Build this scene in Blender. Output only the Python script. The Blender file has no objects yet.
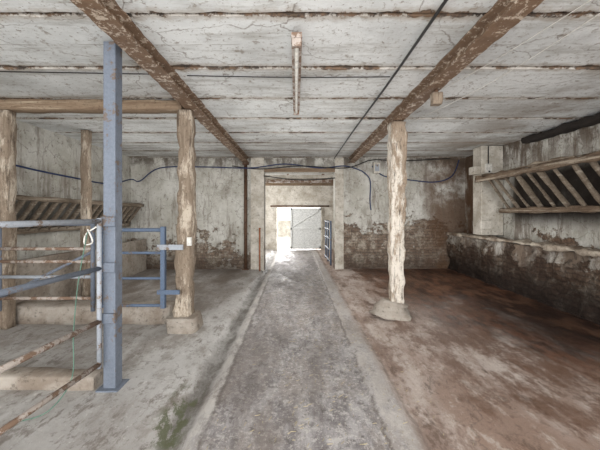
import bpy, bmesh, math, random
from mathutils import Vector, noise, Matrix
random.seed(7)
sc=bpy.context.scene
CZ=1.45; CEIL=2.85; BY=7.38; XL=-4.2; XR=4.3

# ---------------------------------------------------------------- node helper
class NM:
    def __init__(s,name,rough=.9,spec=.2,metal=0):
        s.m=bpy.data.materials.new(name); s.m.use_nodes=True
        s.t=s.m.node_tree; s.b=s.t.nodes['Principled BSDF']
        s.b.inputs['Roughness'].default_value=rough
        s.b.inputs['Specular IOR Level'].default_value=spec
        s.b.inputs['Metallic'].default_value=metal
        g=s.t.nodes.new('ShaderNodeNewGeometry'); s.P=g.outputs['Position']
        sp=s.t.nodes.new('ShaderNodeSeparateXYZ'); s.t.links.new(s.P,sp.inputs[0])
        s.X,s.Y,s.Z=sp.outputs
    def put(s,sock,v):
        if isinstance(v,bpy.types.NodeSocket): s.t.links.new(v,sock)
        elif isinstance(v,(tuple,list)):
            sock.default_value=tuple(v)+((1,) if len(v)==3 and sock.type=='RGBA' else ())
        else: sock.default_value=v
    def math(s,op,a,b=0,c=0,clamp=False):
        n=s.t.nodes.new('ShaderNodeMath'); n.operation=op; n.use_clamp=clamp
        s.put(n.inputs[0],a); s.put(n.inputs[1],b)
        if op in('MULTIPLY_ADD','SMOOTH_MIN'): s.put(n.inputs[2],c)
        return n.outputs[0]
    def noise(s,scale,stretch=(1,1,1),detail=5,rough=.6,off=0,dist=0):
        mp=s.t.nodes.new('ShaderNodeMapping'); s.put(mp.inputs[0],s.P)
        mp.inputs['Scale'].default_value=stretch; mp.inputs['Location'].default_value=(off,off*1.7,off*.3)
        n=s.t.nodes.new('ShaderNodeTexNoise'); s.t.links.new(mp.outputs[0],n.inputs['Vector'])
        n.inputs['Scale'].default_value=scale; n.inputs['Detail'].default_value=detail
        n.inputs['Roughness'].default_value=rough; n.inputs['Distortion'].default_value=dist
        return n.outputs['Fac']
    def ss(s,v,a,b,lo=0,hi=1):
        n=s.t.nodes.new('ShaderNodeMapRange'); n.interpolation_type='SMOOTHSTEP'
        s.put(n.inputs[0],v); n.inputs[1].default_value=a; n.inputs[2].default_value=b
        n.inputs[3].default_value=lo; n.inputs[4].default_value=hi
        return n.outputs[0]
    def mix(s,f,a,b,mode='MIX'):
        n=s.t.nodes.new('ShaderNodeMix'); n.data_type='RGBA'; n.blend_type=mode
        s.put(n.inputs[0],f); s.put(n.inputs[6],a); s.put(n.inputs[7],b)
        return n.outputs[2]
    def col(s,c): s.put(s.b.inputs['Base Color'],c)
    def rough(s,c): s.put(s.b.inputs['Roughness'],c)
    def bump(s,h,st=.5,d=.02):
        n=s.t.nodes.new('ShaderNodeBump'); n.inputs['Strength'].default_value=st; n.inputs['Distance'].default_value=d
        s.put(n.inputs['Height'],h); s.t.links.new(n.outputs[0],s.b.inputs['Normal'])
    def mul(s,*a):
        r=a[0]
        for x in a[1:]: r=s.math('MULTIPLY',r,x)
        return r
    def cracks(s,scale,stretch,w,warp=.35):
        v=s.t.nodes.new('ShaderNodeTexVoronoi'); v.feature='DISTANCE_TO_EDGE'; v.inputs['Scale'].default_value=scale
        mp=s.t.nodes.new('ShaderNodeMapping'); s.put(mp.inputs[0],s.P); mp.inputs['Scale'].default_value=stretch
        ad=s.t.nodes.new('ShaderNodeVectorMath'); ad.operation='ADD'
        nn=s.t.nodes.new('ShaderNodeTexNoise'); nn.inputs['Scale'].default_value=4; nn.inputs['Detail'].default_value=5; s.put(nn.inputs['Vector'],s.P)
        sc2=s.t.nodes.new('ShaderNodeVectorMath'); sc2.operation='SCALE'; sc2.inputs['Scale'].default_value=warp
        s.t.links.new(nn.outputs['Color'],sc2.inputs[0])
        s.t.links.new(mp.outputs[0],ad.inputs[0]); s.t.links.new(sc2.outputs[0],ad.inputs[1]); s.t.links.new(ad.outputs[0],v.inputs['Vector'])
        return s.ss(v.outputs[0],0,w,1,0)
def C(r,g,b):
    f=lambda v:(v/255/12.92 if v/255<=.04045 else ((v/255+.055)/1.055)**2.4)
    return (f(r),f(g),f(b))

# ---- ceiling
def mat_ceiling():
    m=NM('whitewashed_concrete_planks')
    n1=m.noise(1.1,(1,1,1),6,.65); n2=m.noise(9,(1,1,1),7,.75,3); n3=m.noise(3,(.3,1.8,1),7,.75,8)
    c=m.mix(m.ss(n1,.35,.68),C(222,224,223),C(194,196,195))
    c=m.mix(m.mul(m.ss(n3,.48,.66),.7),c,C(160,158,152))
    c=m.mix(m.mul(m.ss(n2,.56,.65),.7),c,C(138,129,117))
    n7=m.noise(26,(1,1,1),5,.75,41)
    c=m.mix(m.mul(m.ss(n7,.57,.65),.65),c,C(118,104,89))
    w=m.math('SUBTRACT',m.noise(2.3,(1,.6,1),4,.7,11),.5)
    yy=m.math('ADD',m.Y,m.mul(w,.03))
    t=m.math('FRACT',m.math('DIVIDE',m.math('ADD',yy,5.45),.75))
    d=m.mul(m.math('MINIMUM',t,m.math('SUBTRACT',1,t)),.75)
    n4=m.noise(1.5,(1,1,1),5,.75,20)
    n5=m.noise(8,(1,1,1),6,.8,25)
    wid=m.math('ADD',m.math('ADD',m.mul(m.ss(n4,.45,.68),.04),.004),m.mul(m.math('SUBTRACT',n5,.49),.15))
    jm=m.ss(m.math('SUBTRACT',d,wid),-.004,.010,1,0)
    c=m.mix(m.mul(m.ss(m.math('SUBTRACT',d,wid),.0,.08,1,0),.6),c,C(158,144,127))
    c=m.mix(m.mul(jm,.92),c,m.mix(m.ss(n2,.4,.6),C(48,39,33),C(116,92,72)))
    t2=m.math('ABSOLUTE',m.math('SUBTRACT',t,.5)); 
    hj=m.mul(m.ss(m.math('ADD',t2,m.mul(n5,.02)),.008,.022,1,0),m.ss(n4,.48,.56))
    c=m.mix(m.mul(hj,.6),c,C(110,98,84))
    cr=m.mul(m.cracks(1.3,(.7,1.4,1),.014),m.ss(n4,.42,.55))
    c=m.mix(m.mul(cr,.6),c,C(98,84,70))
    lk=m.mul(m.ss(m.X,2.0,4.2),m.ss(n1,.42,.62),.65)
    c=m.mix(lk,c,C(132,110,86))
    bk=m.mul(m.ss(m.Y,4.5,7.3),m.ss(n3,.40,.6),.55)
    c=m.mix(bk,c,C(130,122,111))
    m.col(c); m.bump(m.math('SUBTRACT',n2,m.mul(jm,.9)),.6,.015)
    return m.m

def stone(m,u,k=1):
    b=m.t.nodes.new('ShaderNodeTexBrick')
    cb=m.t.nodes.new('ShaderNodeCombineXYZ')
    w=m.noise(5,(1,1,1),4,.7,31)
    m.put(cb.inputs[0],m.math('ADD',u,m.mul(w,.14)))
    m.put(cb.inputs[1],m.math('ADD',m.Z,m.mul(m.noise(3.5,(1,1,1),5,.7,35),.15)))
    m.t.links.new(cb.outputs[0],b.inputs['Vector'])
    b.inputs['Scale'].default_value=1; b.inputs['Brick Width'].default_value=.23; b.inputs['Row Height'].default_value=.075
    b.inputs['Mortar Size'].default_value=.012; b.inputs['Mortar Smooth'].default_value=.7
    m.put(b.inputs['Color1'],C(120,96,79)); m.put(b.inputs['Color2'],C(152,132,114)); m.put(b.inputs['Mortar'],C(104,90,78))
    f=m.noise(14,(1,1,1),7,.78,50); g=m.noise(4,(1,1,1),7,.75,52)
    c=m.mix(m.ss(f,.38,.58,.3,1),C(74,60,50),b.outputs['Color'])
    c=m.mix(m.mul(m.ss(g,.48,.58),.85),c,m.mix(m.ss(f,.4,.6),C(130,119,105),C(190,180,165)))
    return c,b.outputs['Fac'],f

def mat_wall(name,kind):
    m=NM(name)
    n1=m.noise(1.2,(1,1,1),6,.65); n2=m.noise(12,(1,1,1),7,.75,3); n3=m.noise(3.2,(1,1,.6),7,.72,8)
    nb=m.noise(1.9,(1,1,1.2),8,.72,15)
    base=m.mix(m.ss(n1,.35,.65),C(206,204,197),C(178,175,165))
    base=m.mix(m.mul(m.ss(n3,.46,.64),.65),base,C(146,140,130))
    base=m.mix(m.mul(m.ss(n2,.56,.65),.7),base,C(110,99,88))
    base=m.mix(m.mul(m.cracks(1.6,(1,1,1),.012),.5),base,C(92,80,70))
    u=m.math('ADD',m.X,m.Y)
    bc,bf,bn=stone(m,u)
    vs=m.noise(5,(1,1,.14),5,.75,44)
    if kind=='back':
        hgt=m.math('ADD',m.ss(m.X,.8,1.2,.55,1.15),m.mul(m.math('SUBTRACT',nb,.5),4.2))
        mask=m.ss(m.math('SUBTRACT',m.Z,hgt),-.05,.05,1,0)
        c=m.mix(m.mul(mask,.9),base,bc)
        c=m.mix(m.mul(m.ss(m.math('ADD',m.Z,m.mul(n3,.8)),.40,1.0,1,0),.75),c,C(74,62,54))
        st=m.mul(m.ss(m.X,2.9,3.7),m.ss(m.math('ADD',n1,m.mul(n3,.4)),.5,.75))
        c=m.mix(m.mul(st,.85),c,C(100,75,56))
        c=m.mix(m.mul(m.ss(vs,.52,.66),.6),c,C(108,95,82))
        c=m.mix(m.mul(m.ss(m.Z,2.45,2.85),m.ss(n3,.38,.55),.75),c,C(84,75,66))  # soot tone, with occlusion-like shade painted in under the ceiling edge
    elif kind=='right':
        hgt=m.math('ADD',.9,m.mul(m.math('SUBTRACT',nb,.5),3.0))
        mask=m.ss(m.math('SUBTRACT',m.Z,hgt),-.03,.03,1,0)
        c=m.mix(mask,base,bc)
        c=m.mix(m.mul(m.ss(vs,.48,.60),.7),c,C(104,88,74))
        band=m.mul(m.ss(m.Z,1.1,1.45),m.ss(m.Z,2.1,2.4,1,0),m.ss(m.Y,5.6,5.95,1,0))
        c=m.mix(m.mul(band,m.ss(n3,.3,.5,.9,.98)),c,C(34,27,22))  # rack shadow and old-hay brown painted onto the wall behind the slats
        c=m.mix(m.mul(m.ss(m.Y,6.2,6.9),m.ss(n3,.3,.55),.9),c,C(96,70,50))
        c=m.mix(m.mul(m.ss(m.Z,2.2,2.7),m.ss(n3,.42,.56),.8),c,C(90,76,64))  # brown patches, with shade painted in towards the ceiling
    elif kind=='manger':
        hgt=m.math('ADD',.74,m.mul(m.math('SUBTRACT',nb,.5),2.4))
        mask=m.ss(m.math('SUBTRACT',m.Z,hgt),-.02,.02,1,0)
        c=m.mix(mask,m.mix(m.ss(n3,.4,.55,.35,.85),base,C(106,88,73)),m.mix(m.ss(n3,.4,.55,.2,.7),bc,C(52,38,31)))
        c=m.mix(m.mul(m.ss(vs,.48,.60),.55),c,C(60,46,38))
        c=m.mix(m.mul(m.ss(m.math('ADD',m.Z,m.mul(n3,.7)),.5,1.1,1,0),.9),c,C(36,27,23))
    else:
        hgt=m.math('ADD',.55,m.mul(m.math('SUBTRACT',nb,.5),2.6))
        mask=m.ss(m.math('SUBTRACT',m.Z,hgt),-.03,.03,1,0)
        c=m.mix(mask,base,bc)
        c=m.mix(m.mul(m.ss(vs,.52,.66),.55),c,C(112,98,84))
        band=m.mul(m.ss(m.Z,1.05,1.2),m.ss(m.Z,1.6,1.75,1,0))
        c=m.mix(m.mul(band,.8),c,C(46,39,33))  # shade in the left rack's gaps, painted as a flat dark band
    h=m.math('SUBTRACT',m.math('MULTIPLY_ADD',mask,-.6,n2),m.mul(bf,mask,.35))
    h=m.math('ADD',h,m.mul(bn,mask,.8))
    m.col(c); m.bump(h,1,.035)
    return m.m

def mat_floor():
    m=NM('stained_concrete_floor',.75,.3)
    n1=m.noise(.9,(1,.5,1),6,.65); n2=m.noise(14,(1,1,1),8,.75,3); n3=m.noise(3.0,(1,.5,1),8,.75,8); n4=m.noise(45,(1,1,1),5,.75,9)
    n6=m.noise(1.6,(1,.3,1),7,.7,61); n7=m.noise(7,(1,.45,1),8,.78,71)
    alley=m.mix(m.ss(n7,.38,.62),C(118,113,113),C(164,160,159))
    alley=m.mix(m.mul(m.ss(n3,.47,.60),.6),alley,C(136,125,117))
    alley=m.mix(m.mul(m.ss(n2,.54,.62),.6),alley,C(192,187,183))
    alley=m.mix(m.mul(m.ss(n2,.46,.38),.65),alley,C(86,80,77))
    alley=m.mix(m.mul(m.ss(n4,.54,.60),.45),alley,C(208,202,194))
    alley=m.mix(m.mul(m.ss(n6,.48,.60),.5),alley,C(100,91,86))
    left=m.mix(m.ss(n1,.35,.65),C(192,190,187),C(158,154,150))
    left=m.mix(m.mul(m.ss(n3,.47,.60),.65),left,C(130,122,114))
    left=m.mix(m.mul(m.ss(n2,.54,.64),.5),left,C(100,92,85))
    left=m.mix(m.mul(m.ss(n7,.54,.62),.6),left,C(102,91,82))
    left=m.mix(m.mul(m.ss(n2,.42,.32),.6),left,C(216,213,208))
    right=m.mix(m.ss(n6,.36,.60),C(186,174,166),C(146,124,111))
    right=m.mix(m.mul(m.ss(n3,.45,.60),.7),right,C(116,91,77))
    right=m.mix(m.mul(m.ss(n2,.54,.64),.5),right,C(92,72,60))
    right=m.mix(m.mul(m.ss(n7,.54,.64),.65),right,C(82,64,53))
    right=m.mix(m.mul(m.ss(n7,.46,.38),.5),right,C(200,190,181))
    wx=m.math('ADD',m.X,m.mul(m.math('SUBTRACT',m.noise(2.2,(1,1,1),6,.7,5),.5),.16))
    wx2=m.math('ADD',m.X,m.mul(m.math('SUBTRACT',m.noise(6,(1,1,1),7,.8,5),.5),.12))
    c=m.mix(m.ss(wx,-.74,-.64),left,alley)
    c=m.mix(m.ss(wx2,.70,.84),c,right)
    strip=m.mul(m.ss(wx2,.57,.61),m.ss(wx2,.70,.83,1,0))
    c=m.mix(m.mul(strip,m.ss(n7,.58,.46,.1,.72)),c,m.mix(m.ss(n3,.4,.65),C(194,188,182),C(156,148,141)))
    for e0,st_ in ((.585,.75),(.81,.35)):
        ek=m.mul(m.ss(wx2,e0-.022,e0),m.ss(wx2,e0,e0+.025,1,0))
        c=m.mix(m.mul(ek,m.ss(n3,.42,.56,.05,st_)),c,C(86,76,69))
    gut=m.mul(m.ss(wx,-.90,-.82),m.ss(wx,-.74,-.70,1,0))
    c=m.mix(m.mul(gut,m.ss(n3,.38,.6,.35,.9)),c,C(84,79,73))
    rim=m.mul(m.ss(wx,-.72,-.68),m.ss(wx2,-.63,-.59,1,0))
    c=m.mix(m.mul(rim,m.ss(n7,.58,.44,.1,.68)),c,C(200,196,190))
    er=m.mul(m.ss(wx2,-.63,-.60),m.ss(wx2,-.595,-.57,1,0))
    c=m.mix(m.mul(er,m.ss(n3,.42,.56,.15,.7)),c,C(88,80,74))
    moss=m.mul(m.ss(m.X,-1.02,-.92),m.ss(m.X,-.80,-.72,1,0),m.ss(m.Y,1.75,1.85),m.ss(m.Y,2.3,2.5,1,0),m.ss(m.noise(9,(1,.6,1),6,.75,77),.46,.55))
    c=m.mix(m.mul(moss,.85),c,C(78,82,54))
    a=m.mul(m.ss(m.math('ADD',m.X,m.mul(m.math('SUBTRACT',n6,.5),2.6)),1.7,2.6),m.ss(m.Y,2.2,3.1))
    c=m.mix(m.mul(a,m.ss(n3,.30,.52,.55,.96)),c,m.mix(m.ss(n7,.42,.58),C(46,30,24),C(112,76,58)))
    a2=m.mul(m.ss(m.math('ADD',m.X,m.mul(m.math('SUBTRACT',n7,.5),1.6)),2.4,3.2),m.ss(m.Y,2.5,3.3))
    c=m.mix(m.mul(a2,.88),c,C(36,24,20))
    b=m.mul(m.ss(m.math('ADD',m.X,m.mul(m.math('SUBTRACT',n3,.5),3)),1.3,1.9),m.ss(m.Y,4.4,5.3),.88)
    c=m.mix(b,c,m.mix(m.ss(n7,.45,.6),C(56,37,29),C(110,78,60)))
    b2=m.mul(m.ss(m.X,.8,1.3),m.ss(n3,.48,.60),m.ss(m.Y,1.2,2.2),.6)
    c=m.mix(b2,c,C(106,80,64))
    b3=m.mul(m.ss(m.X,-.9,-1.6),m.ss(m.Y,3.7,4.3),m.ss(n3,.3,.6,.3,.85))
    c=m.mix(b3,c,C(102,92,83))
    c=m.mix(m.mul(m.cracks(.9,(1,.7,1),.008,.5),m.ss(n6,.48,.54),.45),c,C(84,74,66))
    m.col(c)
    wet=m.ss(n6,.40,.60,.55,.30)
    m.rough(m.mix(m.ss(m.X,.8,1.0),m.ss(n3,.4,.6,.8,.5),wet))
    h=m.math('ADD',m.mul(n2,.8),m.mul(n4,.4)); h=m.math('ADD',h,n7); m.bump(h,.6,.014)
    return m.m

def mat_wood(name,a,b,c3,wash=.5,axis='z',dark=.4):
    m=NM(name,.85)
    st={'z':(1,1,.12),'x':(.12,1,1),'y':(1,.12,1)}[axis]
    g=m.noise(22,st,6,.7); n=m.noise(6,st[:2]+(st[2]*2.5,),7,.75,4); f=m.noise(30,(1,1,1),5,.7,9)
    c=m.mix(m.ss(g,.35,.65),a,b)
    c=m.mix(m.ss(n,.62-.3*wash,.74-.3*wash),c,c3)
    c=m.mix(m.mul(m.ss(g,.53,.66),dark),c,C(62,50,41))
    c=m.mix(m.mul(m.ss(f,.56,.66),.55),c,C(72,58,47))
    m.col(c); m.bump(m.math('ADD',g,m.mul(f,.5)),.8,.014); return m.m
def mat_steel(name,a,rust=.5,rc=C(120,78,50),metal=.1,fs=40,ns=7):
    m=NM(name,.5,.35,metal)
    n=m.noise(ns,(1,1,1),7,.75); f=m.noise(fs,(1,1,1),5,.75,9)
    c=m.mix(m.ss(f,.35,.7),a,tuple(min(1,x*1.3) for x in a))
    c=m.mix(m.ss(m.math('ADD',n,m.mul(f,.25)),.80-.3*rust,.84-.3*rust),c,rc)
    c=m.mix(m.mul(m.ss(f,.58,.66),.6 if rust>.5 else .3),c,C(58,46,39))
    m.col(c); m.rough(m.ss(n,.4,.6,.5,.8)); m.bump(f,.3,.005); return m.m
def mat_conc(name,a,b,bright=1):
    m=NM(name,.9)
    n=m.noise(3,(1,1,1),6,.7); f=m.noise(18,(1,1,1),6,.75,9)
    c=m.mix(m.ss(n,.35,.65),a,b); c=m.mix(m.mul(m.ss(f,.54,.66),.6),c,tuple(x*.35 for x in b))
    m.col(c); m.bump(f,.6,.015); return m.m
def mat_plain(name,a,r=.5,metal=0):
    m=NM(name,r,.4,metal); f=m.noise(20,(1,1,1),4,.7)
    m.col(m.mix(m.ss(f,.3,.75),a,tuple(x*.6 for x in a))); return m.m

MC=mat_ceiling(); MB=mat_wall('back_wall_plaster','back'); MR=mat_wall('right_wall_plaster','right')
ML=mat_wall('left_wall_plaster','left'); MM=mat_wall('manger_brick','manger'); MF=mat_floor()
WPOST=mat_wood('weathered_post_wood',C(118,104,90),C(150,135,118),C(186,174,158),.46,dark=.75)
WPOST2=mat_wood('whitewashed_post_wood_pale',C(134,116,98),C(174,158,140),C(214,206,194),.60,dark=.75)
WBEAM=mat_wood('brown_timber',C(116,97,80),C(146,127,106),C(168,152,131),.3,'x')
WRACK=mat_wood('grey_rack_wood',C(100,88,76),C(130,118,103),C(158,148,134),.35,'y',.5)
WRAILD=mat_wood('brown_rack_wood',C(86,71,58),C(122,105,88),C(166,154,138),.38,'y',.6)
IRON=mat_steel('flaking_painted_iron',C(178,164,148),.86,C(112,90,72),0,45,16)
RUST=mat_steel('rusty_pipe',C(84,62,47),.4,C(56,40,31),.1)
BLUE=mat_steel('blue_grey_paint',C(98,105,116),.40,C(104,92,84),.0)
BLUE2=mat_steel('dull_blue_paint',C(84,98,118),.34,C(104,92,84),.0)
GALV=mat_steel('worn_tube_paint',C(146,151,158),.42,C(122,106,92),.0)
TUBR=mat_steel('rust_stained_tube',C(160,150,142),.66,C(120,98,82),.0)
CONC=mat_conc('kerb_concrete',C(166,158,148),C(130,118,106))
CONCL=mat_conc('pale_concrete',C(204,199,189),C(166,158,145))
CONCM=mat_conc('coping_concrete',C(190,180,165),C(118,102,87))
BLACK=mat_plain('black_plastic',C(32,30,30),.5); BCAB=mat_plain('blue_cable_plastic',C(36,54,96),.45)
WPLAS=mat_plain('white_plastic',C(225,222,214),.4)
DARK=mat_plain('dark_gap_shade',C(36,29,24),.9)  # even dark tone standing in for shade inside gaps and plank joints
STRAW=mat_plain('dry_straw',C(184,170,138),.8)
TWINE=mat_plain('green_twine',C(96,128,112),.7)
ORNG=mat_plain('orange_paint',C(160,96,60),.6)
DOORM=mat_plain('galvanised_sheet',C(218,219,216),.7)
GROUT=mat_conc('outdoor_gravel',C(225,222,214),C(200,196,186))

# ---------------------------------------------------------------- mesh builder
class B:
    def __init__(s,name): s.name=name; s.bm=bmesh.new(); s.mats=[]; s.bevel=0
    def mi(s,m):
        if m not in s.mats: s.mats.append(m)
        return s.mats.index(m)
    def box(s,a,b,mat,M=None):
        x0,y0,z0=a; x1,y1,z1=b
        vs=[s.bm.verts.new(Vector(p)) for p in [(x0,y0,z0),(x1,y0,z0),(x1,y1,z0),(x0,y1,z0),(x0,y0,z1),(x1,y0,z1),(x1,y1,z1),(x0,y1,z1)]]
        k=s.mi(mat)
        for f in [(0,3,2,1),(4,5,6,7),(0,1,5,4),(1,2,6,5),(2,3,7,6),(3,0,4,7)]:
            s.bm.faces.new([vs[i] for i in f]).material_index=k
    def rough(s,p0,p1,w,d,mat,amp=.012,step=.1,up=(0,1,0),taper=1,seed=0,rnd=.22,freq=3,smooth=True):
        p0=Vector(p0);p1=Vector(p1);ax=(p1-p0);L=ax.length;ax.normalize()
        U=Vector(up); S=ax.cross(U).normalized(); U=S.cross(ax).normalized()
        n=max(2,int(L/step)); prof=[]
        r=rnd
        for a,b in [(-1,-1+r),(-1,0),(-1,1-r),(-1+r,1),(0,1),(1-r,1),(1,1-r),(1,0),(1,-1+r),(1-r,-1),(0,-1),(-1+r,-1)]: prof.append((a,b))
        rings=[];k=s.mi(mat)
        for i in range(n+1):
            t=i/n; q=p0+ax*L*t; sc_=1+(taper-1)*t; ring=[]
            off=Vector((noise.noise(q*1.1+Vector((seed,0,0))),noise.noise(q*1.1+Vector((0,seed,5))),0))*amp*1.5
            for a,b in prof:
                p=q+S*a*w/2*sc_+U*b*d/2*sc_
                nn=noise.noise(p*freq+Vector((seed*3.1,seed,0)))*amp*2+noise.noise(p*freq*4+Vector((seed,9,0)))*amp
                p=p+(S*a+U*b)*nn+ (off if 0<i<n else Vector((0,0,0)))
                ring.append(s.bm.verts.new(p))
            rings.append(ring)
        m=len(prof)
        for i in range(n):
            for j in range(m):
                f=s.bm.faces.new([rings[i][j],rings[i][(j+1)%m],rings[i+1][(j+1)%m],rings[i+1][j]]); f.material_index=k; f.smooth=smooth
        s.bm.faces.new(rings[0][::-1]).material_index=k; s.bm.faces.new(rings[-1]).material_index=k
    def tube(s,p0,p1,r,mat,seg=12,r2=None):
        p0=Vector(p0);p1=Vector(p1);ax=(p1-p0).normalized()
        U=Vector((0,0,1)) if abs(ax.z)<.9 else Vector((1,0,0)); S=ax.cross(U).normalized(); U=S.cross(ax)
        k=s.mi(mat); R=[]
        for p,rr in ((p0,r),(p1,r2 or r)):
            R.append([s.bm.verts.new(p+(S*math.cos(2*math.pi*i/seg)+U*math.sin(2*math.pi*i/seg))*rr) for i in range(seg)])
        for i in range(seg):
            f=s.bm.faces.new([R[0][i],R[0][(i+1)%seg],R[1][(i+1)%seg],R[1][i]]); f.material_index=k; f.smooth=True
        s.bm.faces.new(R[0][::-1]).material_index=k; s.bm.faces.new(R[1]).material_index=k
    def path(s,pts,r,mat,seg=8,sub=6):
        pts=[Vector(p) for p in pts]; out=[]
        P=[pts[0]]+pts+[pts[-1]]
        for i in range(1,len(P)-2):
            for j in range(sub):
                t=j/sub; a,b,c,d=P[i-1],P[i],P[i+1],P[i+2]
                out.append(.5*((2*b)+(c-a)*t+(2*a-5*b+4*c-d)*t*t+(3*b-a-3*c+d)*t**3))
        out.append(pts[-1])
        k=s.mi(mat); R=[]
        for i,p in enumerate(out):
            ax=(out[min(i+1,len(out)-1)]-out[max(i-1,0)]).normalized()
            U=Vector((.13,.31,.94)) if abs(ax.z)<.85 else Vector((1,.2,0)); S=ax.cross(U).normalized(); U=S.cross(ax)
            R.append([s.bm.verts.new(p+(S*math.cos(2*math.pi*q/seg)+U*math.sin(2*math.pi*q/seg))*r) for q in range(seg)])
        for a,b in zip(R,R[1:]):
            for i in range(seg):
                f=s.bm.faces.new([a[i],a[(i+1)%seg],b[(i+1)%seg],b[i]]); f.material_index=k; f.smooth=True
    def done(s,bevel=0):
        bmesh.ops.recalc_face_normals(s.bm,faces=s.bm.faces)
        me=bpy.data.meshes.new(s.name); 
        co=[v.co for v in s.bm.verts]
        c=Vector((sum((min(x[i] for x in co),max(x[i] for x in co)))/2 for i in range(3)))
        for v in s.bm.verts: v.co-=c
        s.bm.to_mesh(me); s.bm.free()
        for m in s.mats: me.materials.append(m)
        o=bpy.data.objects.new(s.name,me); o.location=c; sc.collection.objects.link(o)
        if bevel:
            md=o.modifiers.new('bevel','BEVEL'); md.width=bevel; md.segments=2; md.limit_method='ANGLE'
        return o

# ---------------------------------------------------------------- floor
Y0=-2.6; Y1=12.0
def sst(x,a,b):
    t=max(0,min(1,(x-a)/(b-a))); return t*t*(3-2*t)
def fh(x,y):
    wv=(noise.noise(Vector((0,y*1.3,3))))*.05
    wr=noise.noise(Vector((5,y*2.3,3)))*.02
    g=sst(x+wv,-.90,-.82)*(1-sst(x+wv,-.74,-.66))
    h=-.035*g + .020*(sst(x+wr,.57,.61))*(1-sst(x+wr,.77,.83)*.6)+.02*(1-sst(x,-.95,-.85)) 
    h+=.03*sst(x,.8,1.5)
    n=noise.noise(Vector((x*1.3,y*1.3,0)))*.010+noise.noise(Vector((x*7,y*7,0)))*.004
    return h+n
b=B('floor'); k=b.mi(MF); xs=[]; x=XL-.15
while x<XR+.2: xs.append(x); x+=(.03 if -1<x<.9 else .08)
ny=210; ys=[Y0+(Y1-Y0)*i/ny for i in range(ny+1)]
grid=[[b.bm.verts.new((x,y,fh(x,y))) for x in xs] for y in ys]
for i in range(ny):
    for j in range(len(xs)-1):
        f=b.bm.faces.new([grid[i][j],grid[i][j+1],grid[i+1][j+1],grid[i+1][j]]); f.material_index=k; f.smooth=True
b.done()

# ---------------------------------------------------------------- ceiling planks
b=B('ceiling'); y=-5.45+.75*3
while y<Y1:
    dz=random.uniform(0,.014)
    ya=y+.004; yb=y+.746
    n=110; k=b.mi(MC); lo=[]
    for i in range(n+1):
        X=XL-.15+(XR-XL+.35)*i/n
        ea=abs(noise.noise(Vector((X*3,y,1))))*.02+max(0,noise.noise(Vector((X*9,y,3))))*.025; eb=abs(noise.noise(Vector((X*3,y,7))))*.02+max(0,noise.noise(Vector((X*9,y,5))))*.025
        ch=.012
        row=[(X,ya+ea,CEIL+dz+ch+.05),(X,ya+ea,CEIL+dz+ch),(X,ya+ea+ch,CEIL+dz),(X,yb-eb-ch,CEIL+dz),(X,yb-eb,CEIL+dz+ch),(X,yb-eb,CEIL+dz+ch+.05)]
        lo.append([b.bm.verts.new(p) for p in row])
    for i in range(n):
        for j in range(5):
            b.bm.faces.new([lo[i][j],lo[i+1][j],lo[i+1][j+1],lo[i][j+1]]).material_index=k
    y+=.75
b.box((XL-.15,Y0,CEIL+.07),(XR+.2,Y1,CEIL+.2),DARK)
b.done()

# ---------------------------------------------------------------- walls
DX0,DX1,DZ=-.81,.99,2.49
b=B('wall_back')
b.box((XL-.15,BY,-.1),(DX0,BY+.3,CEIL+.08),MB)
b.box((DX1,BY,-.1),(XR+.15,BY+.3,CEIL+.08),MB)
b.box((DX0,BY,DZ),(DX1,BY+.3,CEIL+.08),MB)
b.done()
b=B('wall_left'); b.box((XL-.15,Y0,-.1),(XL,BY+.05,CEIL+.08),ML); b.done()
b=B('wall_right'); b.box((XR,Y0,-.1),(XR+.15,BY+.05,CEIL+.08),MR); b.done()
b=B('trim_1')
b.box((DX0-.34,BY-.035,-.03),(DX0,BY+.01,CEIL),CONCL)
b.box((DX1,BY-.035,-.03),(DX1+.22,BY+.01,CEIL),CONCL)
b.box((DX0,BY-.03,DZ),(DX1,BY+.01,DZ+.10),WBEAM)
b.done(.008)
# second room
FY=11.4
b=B('wall_rear_room')
ox0,ox1,oz=-.75,.98,1.66
b.box((-2.6,FY,-.1),(ox0,FY+.2,CEIL+.08),CONCL); b.box((ox1,FY,-.1),(2.8,FY+.2,CEIL+.08),CONCL)
b.box((ox0,FY,oz),(ox1,FY+.2,CEIL+.08),CONCL)
b.box((-2.6,BY+.3,-.1),(-2.45,FY,CEIL+.08),CONCL); b.box((2.65,BY+.3,-.1),(2.8,FY,CEIL+.08),CONCL)
b.done()
b=B('door_1')
b.box((-.22,FY-.06,.05),(.98,FY-.03,1.64),DOORM)
for z in (.07,.8,1.57): b.box((-.22,FY-.09,z),(.98,FY-.06,z+.07),DOORM)
for xx in (-.22,.91): b.box((xx,FY-.09,.05),(xx+.07,FY-.06,1.64),DOORM)
b.rough((-.15,FY-.075,.9),(.92,FY-.075,1.55),.04,.02,DOORM,amp=.001)
b.tube((-1.0,FY-.05,1.72),(1.3,FY-.05,1.72),.03,RUST)
b.done()
b=B('overhead_bars')
for yy,zz,mt in ((7.85,2.40,CONCL),(8.3,2.32,TUBR),(8.8,2.46,CONCL),(9.4,2.34,WBEAM)):
    b.box((-2.44,yy,zz),(2.64,yy+.07,zz+.09),mt)
for xx in (-.2,.75): b.tube((xx,7.7,2.5),(xx-.3,9.6,2.42),.025,TUBR)
b.done()
b=B('outdoor_ground'); b.box((-8,FY+.6,-.15),(8,24,-.02),GROUT); b.done()
b=B('outdoor_wall'); b.box((-7,18,-.1),(7,18.3,1.0),CONCL); b.done()

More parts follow.
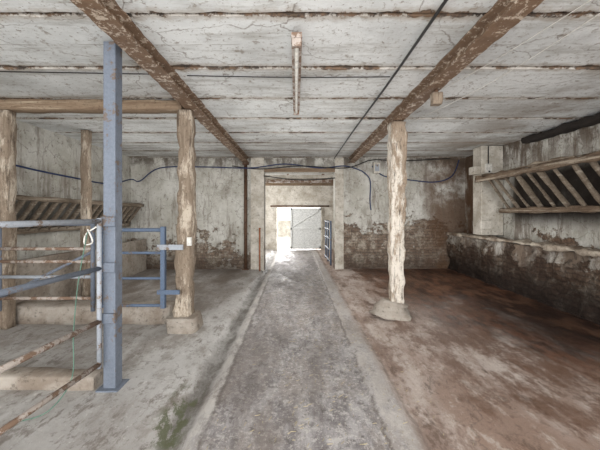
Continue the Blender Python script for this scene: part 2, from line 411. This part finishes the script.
# ---------------------------------------------------------------- ceiling beams
def ibeam(x0,x1,name):
    b=B(name); k=b.mi(IRON); zc=CZ+1.27; zt=CEIL; t=.014; xm=(x0+x1)/2
    prof=[(x0,zc),(x1,zc),(x1,zc+t),(xm+.012,zc+t+.012),(xm+.012,zt-t-.012),(x1,zt-t),(x1,zt),(x0,zt),(x0,zt-t),(xm-.012,zt-t-.012),(xm-.012,zc+t+.012),(x0,zc+t)]
    n=260; R=[]
    for i in range(n+1):
        y=Y0+(BY-Y0)*i/n
        R.append([b.bm.verts.new((px+noise.noise(Vector((px*9,y*9,pz*9)))*.012,y,pz+noise.noise(Vector((px*9+4,y*9,pz*9)))*.008)) for px,pz in prof])
    for a,c in zip(R,R[1:]):
        for i in range(12): b.bm.faces.new([a[i],a[(i+1)%12],c[(i+1)%12],c[i]]).material_index=k
    b.bm.faces.new(R[0]); b.bm.faces.new(R[-1])
    return b.done()
ibeam(-1.35,-1.19,'ceiling_beam'); ibeam(1.33,1.48,'ceiling_beam')

b=B('timber_crossbeam'); b.rough((XL+.02,3.62,CZ+1.335),(-1.40,3.62,CZ+1.325),.16,.13,WBEAM,.006,.12,up=(0,0,1),seed=2); b.done()

# ---------------------------------------------------------------- posts
PT=CZ+1.255
b=B('wooden_post')
b.rough((-1.375,3.58,.16),(-1.36,3.6,PT),.19,.18,WPOST,.012,.05,seed=1,taper=.86,freq=5,rnd=.15)
b.rough((-1.38,3.58,-.01),(-1.38,3.58,.2),.40,.34,CONC,.02,.05,seed=5,taper=.82)
b.box((-1.30,3.45,1.06),(-1.25,3.485,1.16),WPLAS)
b.done()
b=B('wooden_post')
b.rough((1.40,4.05,.14),(1.42,4.06,PT),.165,.165,WPOST2,.012,.05,seed=8,taper=1.28,freq=5,rnd=.15)
b.rough((1.33,4.02,.0),(1.38,4.04,.22),.52,.42,CONC,.045,.03,seed=11,taper=.5,rnd=.4,freq=7)
b.done()
b=B('wooden_post'); b.rough((-3.60,3.60,.02),(-3.58,3.59,PT),.14,.14,WPOST,.009,.08,seed=21); b.done()
b=B('wooden_post'); b.rough((-3.55,4.9,.02),(-3.54,4.9,CEIL-.01),.12,.12,WPOST,.009,.08,seed=23); b.done()
b=B('rusty_pipe_column'); b.tube((-1.27,BY-.07,0.04),(-1.27,BY-.07,CZ+1.24),.042,RUST,16); b.box((-1.35,BY-.13,CZ+1.22),(-1.19,BY-.01,CZ+1.25),RUST)
b.box((-1.35,BY-.13,.0),(-1.19,BY-.01,.04),RUST); b.done()

b=B('steel_gate_post')
PX,PY=-1.515,2.4
b.box((PX-.050,PY-.05,.0),(PX+.050,PY+.05,CEIL-.005),BLUE)
b.box((PX-.09,PY-.09,.0),(PX+.09,PY+.09,.03),BLUE)
for z in (.6,1.01,1.38): b.box((PX-.06,PY-.075,z-.04),(PX+.06,PY-.05,z+.04),BLUE)
b.done(.008)

b=B('tubular_gate')
def gp(t,z): return (-1.56-.11*t,2.30-1.25*t,z)
for z,mt,r in ((1.385,GALV,.019),(1.01,BLUE,.020),(.59,TUBR,.020)):
    b.tube(gp(0,z),gp(1.0,z),r,mt)
b.tube(gp(0,.22),gp(0,1.41),.018,GALV); b.tube(gp(1.0,.22),gp(1.0,1.41),.022,GALV)
b.tube(gp(0,.25),gp(1,.25),.018,TUBR)
b.done()
b=B('pen_gate')
GY=3.42
def rail(x0,x1,z,r=.02,mt=BLUE): b.tube((x0,GY,z),(x1,GY,z),r,mt)
for z,r in ((1.25,.022),(.98,.016),(.68,.016),(.36,.018)): rail(-2.3,-1.56,z,r,BLUE2)
b.box((-1.59,GY-.025,.33),(-1.54,GY+.025,1.29),BLUE2)
b.tube((-2.3,GY,.33),(-2.3,GY,1.28),.022,BLUE2)
b.box((-1.62,GY-.045,1.02),(-1.32,GY-.02,1.08),GALV); b.box((-1.62,GY-.045,.50),(-1.36,GY-.02,.55),BLUE2)
b.done()
b=B('pen_gate')
GY=3.40
for z,mt in ((1.32,BLUE),(1.03,TUBR),(.88,TUBR),(.70,GALV),(.45,TUBR)): rail(-3.50,-2.38,z,.020,mt)
b.tube((-2.38,GY,.3),(-2.38,GY,1.34),.024,BLUE); b.tube((-3.48,GY,.3),(-3.48,GY,1.34),.024,BLUE)
b.tube((-3.48,GY,.45),(-2.38,GY,1.0),.018,BLUE)
b.done()
b=B('concrete_kerb'); b.rough((XL+.5,3.85,.13),(-1.62,3.85,.13),.26,.24,CONC,.008,.12,up=(0,0,1),seed=31,rnd=.12); b.done()
b=B('concrete_kerb'); b.rough((XL+.02,2.42,.05),(-1.63,2.42,.05),.16,.15,CONC,.007,.12,up=(0,0,1),seed=33,rnd=.15); b.done()

b=B('hanging_twine')
b.path([(-1.60,2.33,1.34),(-1.68,2.32,1.28),(-1.69,2.32,1.2),(-1.62,2.31,1.22),(-1.66,2.31,1.32)],.006,WPLAS)
b.path([(-1.66,2.31,1.3),(-1.72,2.29,.9),(-1.75,2.28,.5),(-1.70,2.2,.2),(-1.75,2.05,.05),(-1.9,1.95,.04)],.004,TWINE)
b.done()

# ---------------------------------------------------------------- right manger + rack
b=B('brick_manger')
MX=3.85
k=b.mi(MM)
def mf(y,z): 
    return MX+noise.noise(Vector((y*2.5,z*3,1)))*.07+noise.noise(Vector((y*9,z*12,1)))*.04+ (.02 if z>.8 else 0)
R=[]; NY=260; NZ=22; ME=BY-.02
for i in range(NY+1):
    y=.2+(ME-.2)*i/NY
    R.append([b.bm.verts.new((mf(y,z/NZ*.9),y,z/NZ*.9)) for z in range(0,NZ+1)])
for a,c in zip(R,R[1:]):
    for j in range(NZ):
        f=b.bm.faces.new([a[j],c[j],c[j+1],a[j+1]]); f.material_index=k; f.smooth=True
b.box((MX+.10,.2,0),(MX+.16,ME,.9),MM)
b.rough((MX+.08,.2,.93),(MX+.08,ME,.93),.22,.07,CONCM,.026,.04,up=(0,0,1),seed=41,rnd=.25,freq=5)
b.box((MX+.16,.2,0),(XR-.01,ME,.7),CONC)
b.done()
b=B('concrete_pier'); 
b.box((3.84,6.0,.99),(4.29,6.3,CEIL-.005),CONCL)
b.box((3.78,5.92,1.12),(4.0,6.0,1.30),CONCL); b.box((3.70,6.02,2.26),(3.84,6.22,2.42),CONCL)
b.done(.012)
b=B('electrical_box'); b.box((3.90,5.94,2.28),(4.02,6.0,2.46),WPLAS); b.tube((3.96,5.97,2.46),(3.96,5.97,2.83),.010,BLACK); b.tube((3.96,5.955,2.30),(3.96,5.93,2.30),.02,BLACK); b.done(.005)
b=B('hay_rack')
ya,yb=.8,5.9
b.rough((3.68,ya,2.14),(3.68,yb,2.12),.08,.09,WRAILD,.012,.06,up=(0,0,1),seed=61,freq=5)
b.rough((3.78,ya,2.26),(3.80,yb,2.2),.04,.04,WRAILD,.018,.08,up=(0,0,1),seed=66,freq=5)
b.rough((4.18,ya,1.52),(4.18,yb,1.50),.09,.09,WRAILD,.012,.06,up=(0,0,1),seed=62,freq=5)
y=ya+.1;i=0
while y<yb:
    w_=random.choice((.045,.05,.085))
    b.rough((4.18,y+.02,1.52),(3.70,y+random.uniform(-.08,.08),2.13),w_,.03,WRACK,.006,.08,seed=70+i,up=(0,1,0)); y+=.25;i+=1
for y in (1.2,3.4,5.85): b.rough((3.64,y,2.16),(4.28,y,2.16),.07,.07,WRAILD,.005,.1,seed=y,up=(0,0,1))
b.done()
b=B('gap_shade_strip'); b.rough((4.2,1.0,2.77),(4.2,5.3,2.77),.16,.11,DARK,.022,.06,up=(0,0,1),seed=81,freq=5); b.done()  # solid dark strip standing in for the shaded gap between wall and ceiling
b=B('hay_rack')
ya,yb=2.6,7.1
b.rough((-3.76,ya,1.67),(-3.76,yb,1.63),.07,.07,WRACK,.006,.12,up=(0,0,1),seed=91)
b.rough((-4.12,ya,1.18),(-4.12,yb,1.16),.08,.08,WRACK,.006,.12,up=(0,0,1),seed=92)
y=ya+.1;i=0
while y<yb:
    b.rough((-4.12,y,1.18),(-3.77,y,1.66),.07,.03,WRACK,.004,.12,seed=120+i,up=(0,1,0)); y+=.19;i+=1
for y in (2.7,4.8,7.0): b.rough((-4.19,y,1.66),(-3.74,y,1.66),.06,.06,WRACK,.005,.1,seed=y,up=(0,0,1))
b.done()
b=B('feed_trough'); b.box((-4.19,2.6,.55),(-3.78,7.3,.62),CONCM); b.box((-3.84,2.6,0),(-3.76,7.3,.80),CONC); b.done(.01)

# ---------------------------------------------------------------- lamp
b=B('fluorescent_lamp')
b.box((-.035,2.12,2.735),(.045,3.66,2.775),TUBR); b.tube((.005,2.17,2.705),(.005,3.62,2.705),.016,WPLAS)
for y in (2.13,3.62): b.box((-.03,y,2.68),(.04,y+.035,2.745),TUBR)
for y in (2.5,3.3): b.tube((.005,y,2.77),(.005,y,CEIL+.01),.008,RUST)
b.done(.004)
b=B('junction_box'); b.rough((1.44,2.98,2.56),(1.44,2.98,2.68),.10,.08,WPOST,.005,.03,seed=4); b.tube((1.44,2.98,2.68),(1.44,2.98,2.715),.02,RUST); b.done()
b=B('wall_lamp'); b.box((1.95,BY-.10,2.45),(2.12,BY,2.72),CONCL); b.box((1.98,BY-.12,2.5),(2.09,BY-.10,2.67),GALV); b.done(.01)

# ---------------------------------------------------------------- cables
b=B('ceiling_conduit'); b.path([(.99,-2,CEIL-.02),(.965,1,CEIL-.025),(.975,3,CEIL-.03),(.96,5,CEIL-.025),(.96,7.3,CEIL-.03)],.012,BLACK,8,10); b.done()
def wb(px,py,Y=BY-.03): return ((px-296)*Y/290,Y,CZ-(py-213)*Y/290)
def wl(px,py): 
    X=XL+.03; Y=X*290/(px-296); return (X,Y,CZ-(py-213)*Y/290)
b=B('blue_cable')
b.path([wl(10,164),wl(40,171),wl(75,178),wl(110,184),(XL+.04,BY-.06,2.3),wb(140,181),wb(160,168),wb(205,167),wb(250,168,7.22),wb(285,164,7.3),wb(320,168,7.3),wb(345,166,7.3),wb(362,171)],.014,BCAB)
b.path([wb(362,171),wb(370,180),wb(370,200),wb(371,210)],.014,BCAB)
b.path([wb(372,166),wb(384,176),wb(410,180),wb(435,182),wb(452,176),wb(459,160)],.014,BCAB)
b.done()
b=B('black_cable')
b.path([wb(232,166,7.22),wb(260,169,7.25),wb(300,166,7.27),wb(345,168,7.27),wb(372,160),wb(400,161),wb(450,158.5)],.013,BLACK)
b.path([wb(264,176,7.3),wb(300,180,7.3),wb(335,178,7.3)],.014,BLACK)
b.done()
b=B('ceiling_cable')
b.path([(.96,2.95,2.835),(0,2.97,2.838),(-1.1,2.93,2.838)],.005,BLACK); b.path([(-1.40,2.9,2.838),(-2.5,2.86,2.838),(-4.15,2.8,2.838)],.005,BLACK)
b.path([(1.95,1.6,2.83),(1.75,2.6,2.80),(1.6,3.3,2.83)],.003,WPLAS); b.path([(2.1,1.6,2.83),(2.0,3.0,2.79),(1.7,4.6,2.83)],.003,WPLAS)
b.done()

b=B('passage_gate')
for z in (.15,.45,.75,1.0,1.2): b.tube((.93,7.75,z),(.90,9.0,z),.022,GALV)
for y in (7.75,8.4,9.0): b.tube((.93,y,.05),(.93,y,1.24),.024,BLUE2)
b.done()
b=B('orange_marker_post'); b.tube((-.9,7.2,.0),(-.9,7.2,1.05),.018,ORNG); b.tube((-.9,7.2,1.05),(-.9,7.2,1.08),.026,ORNG); b.done()

b=B('straw_litter'); k=b.mi(STRAW)
for i in range(900):
    x=random.gauss(.3,.5)
    y=1.3+5.5*random.random()**1.3
    if x>1.1 or x<-.6: continue
    a=random.uniform(0,math.pi); l=random.uniform(.006,.022); w=.0013
    z=fh(x,y)+.004; d=Vector((math.cos(a),math.sin(a),0)); s_=Vector((-d.y,d.x,0))
    p=Vector((x,y,z)); vs=[b.bm.verts.new(q) for q in (p-d*l-s_*w,p+d*l-s_*w,p+d*l+s_*w+Vector((0,0,.002)),p-d*l+s_*w+Vector((0,0,.002)))]
    b.bm.faces.new(vs).material_index=k
b.done()

# ---------------------------------------------------------------- light
w=bpy.data.worlds.new('World'); sc.world=w; w.use_nodes=True
w.node_tree.nodes['Background'].inputs[0].default_value=(.97,.985,1,1); w.node_tree.nodes['Background'].inputs[1].default_value=2.8
def area(name,loc,rot,sx,sy,e,col=(1,1,1)):
    l=bpy.data.lights.new(name,'AREA'); l.shape='RECTANGLE'; l.size=sx; l.size_y=sy; l.energy=e; l.color=col
    o=bpy.data.objects.new(name,l); o.location=loc; o.rotation_euler=rot; sc.collection.objects.link(o); return o
area('daylight_open_front',(0,Y0+.1,1.5),(math.radians(90),0,0),8,2.6,370,(1,.995,.99))
area('daylight_rear_door',(-.4,12.2,1.2),(math.radians(-90),0,0),2,1.6,220)
area('fill_rear_room',(-2.3,9.4,1.6),(0,math.radians(-90),0),1.4,1.2,130)  # added lamp brightening the rear room, no opening in that wall
for i,(x,y,e) in enumerate(((-2.6,5.4,30),(2.5,5.6,27),(0,4.4,42),(0,1.0,26))):  # added soft fill lamps in mid-air, no fittings behind them
    l=bpy.data.lights.new('room_fill','POINT'); l.energy=e; l.shadow_soft_size=.5; l.color=(1,.99,.97)
    o=bpy.data.objects.new('room_fill',l); o.location=(x,y,1.35); sc.collection.objects.link(o)

sc.view_settings.view_transform='Standard'
cam=bpy.data.cameras.new('camera'); co=bpy.data.objects.new('camera',cam); sc.collection.objects.link(co)
co.location=(0,0,CZ); co.rotation_euler=(math.radians(90),0,0)
cam.sensor_width=36; cam.lens=290/600*36; cam.shift_x=4/600; cam.shift_y=-12/600; cam.clip_start=.05
sc.camera=co
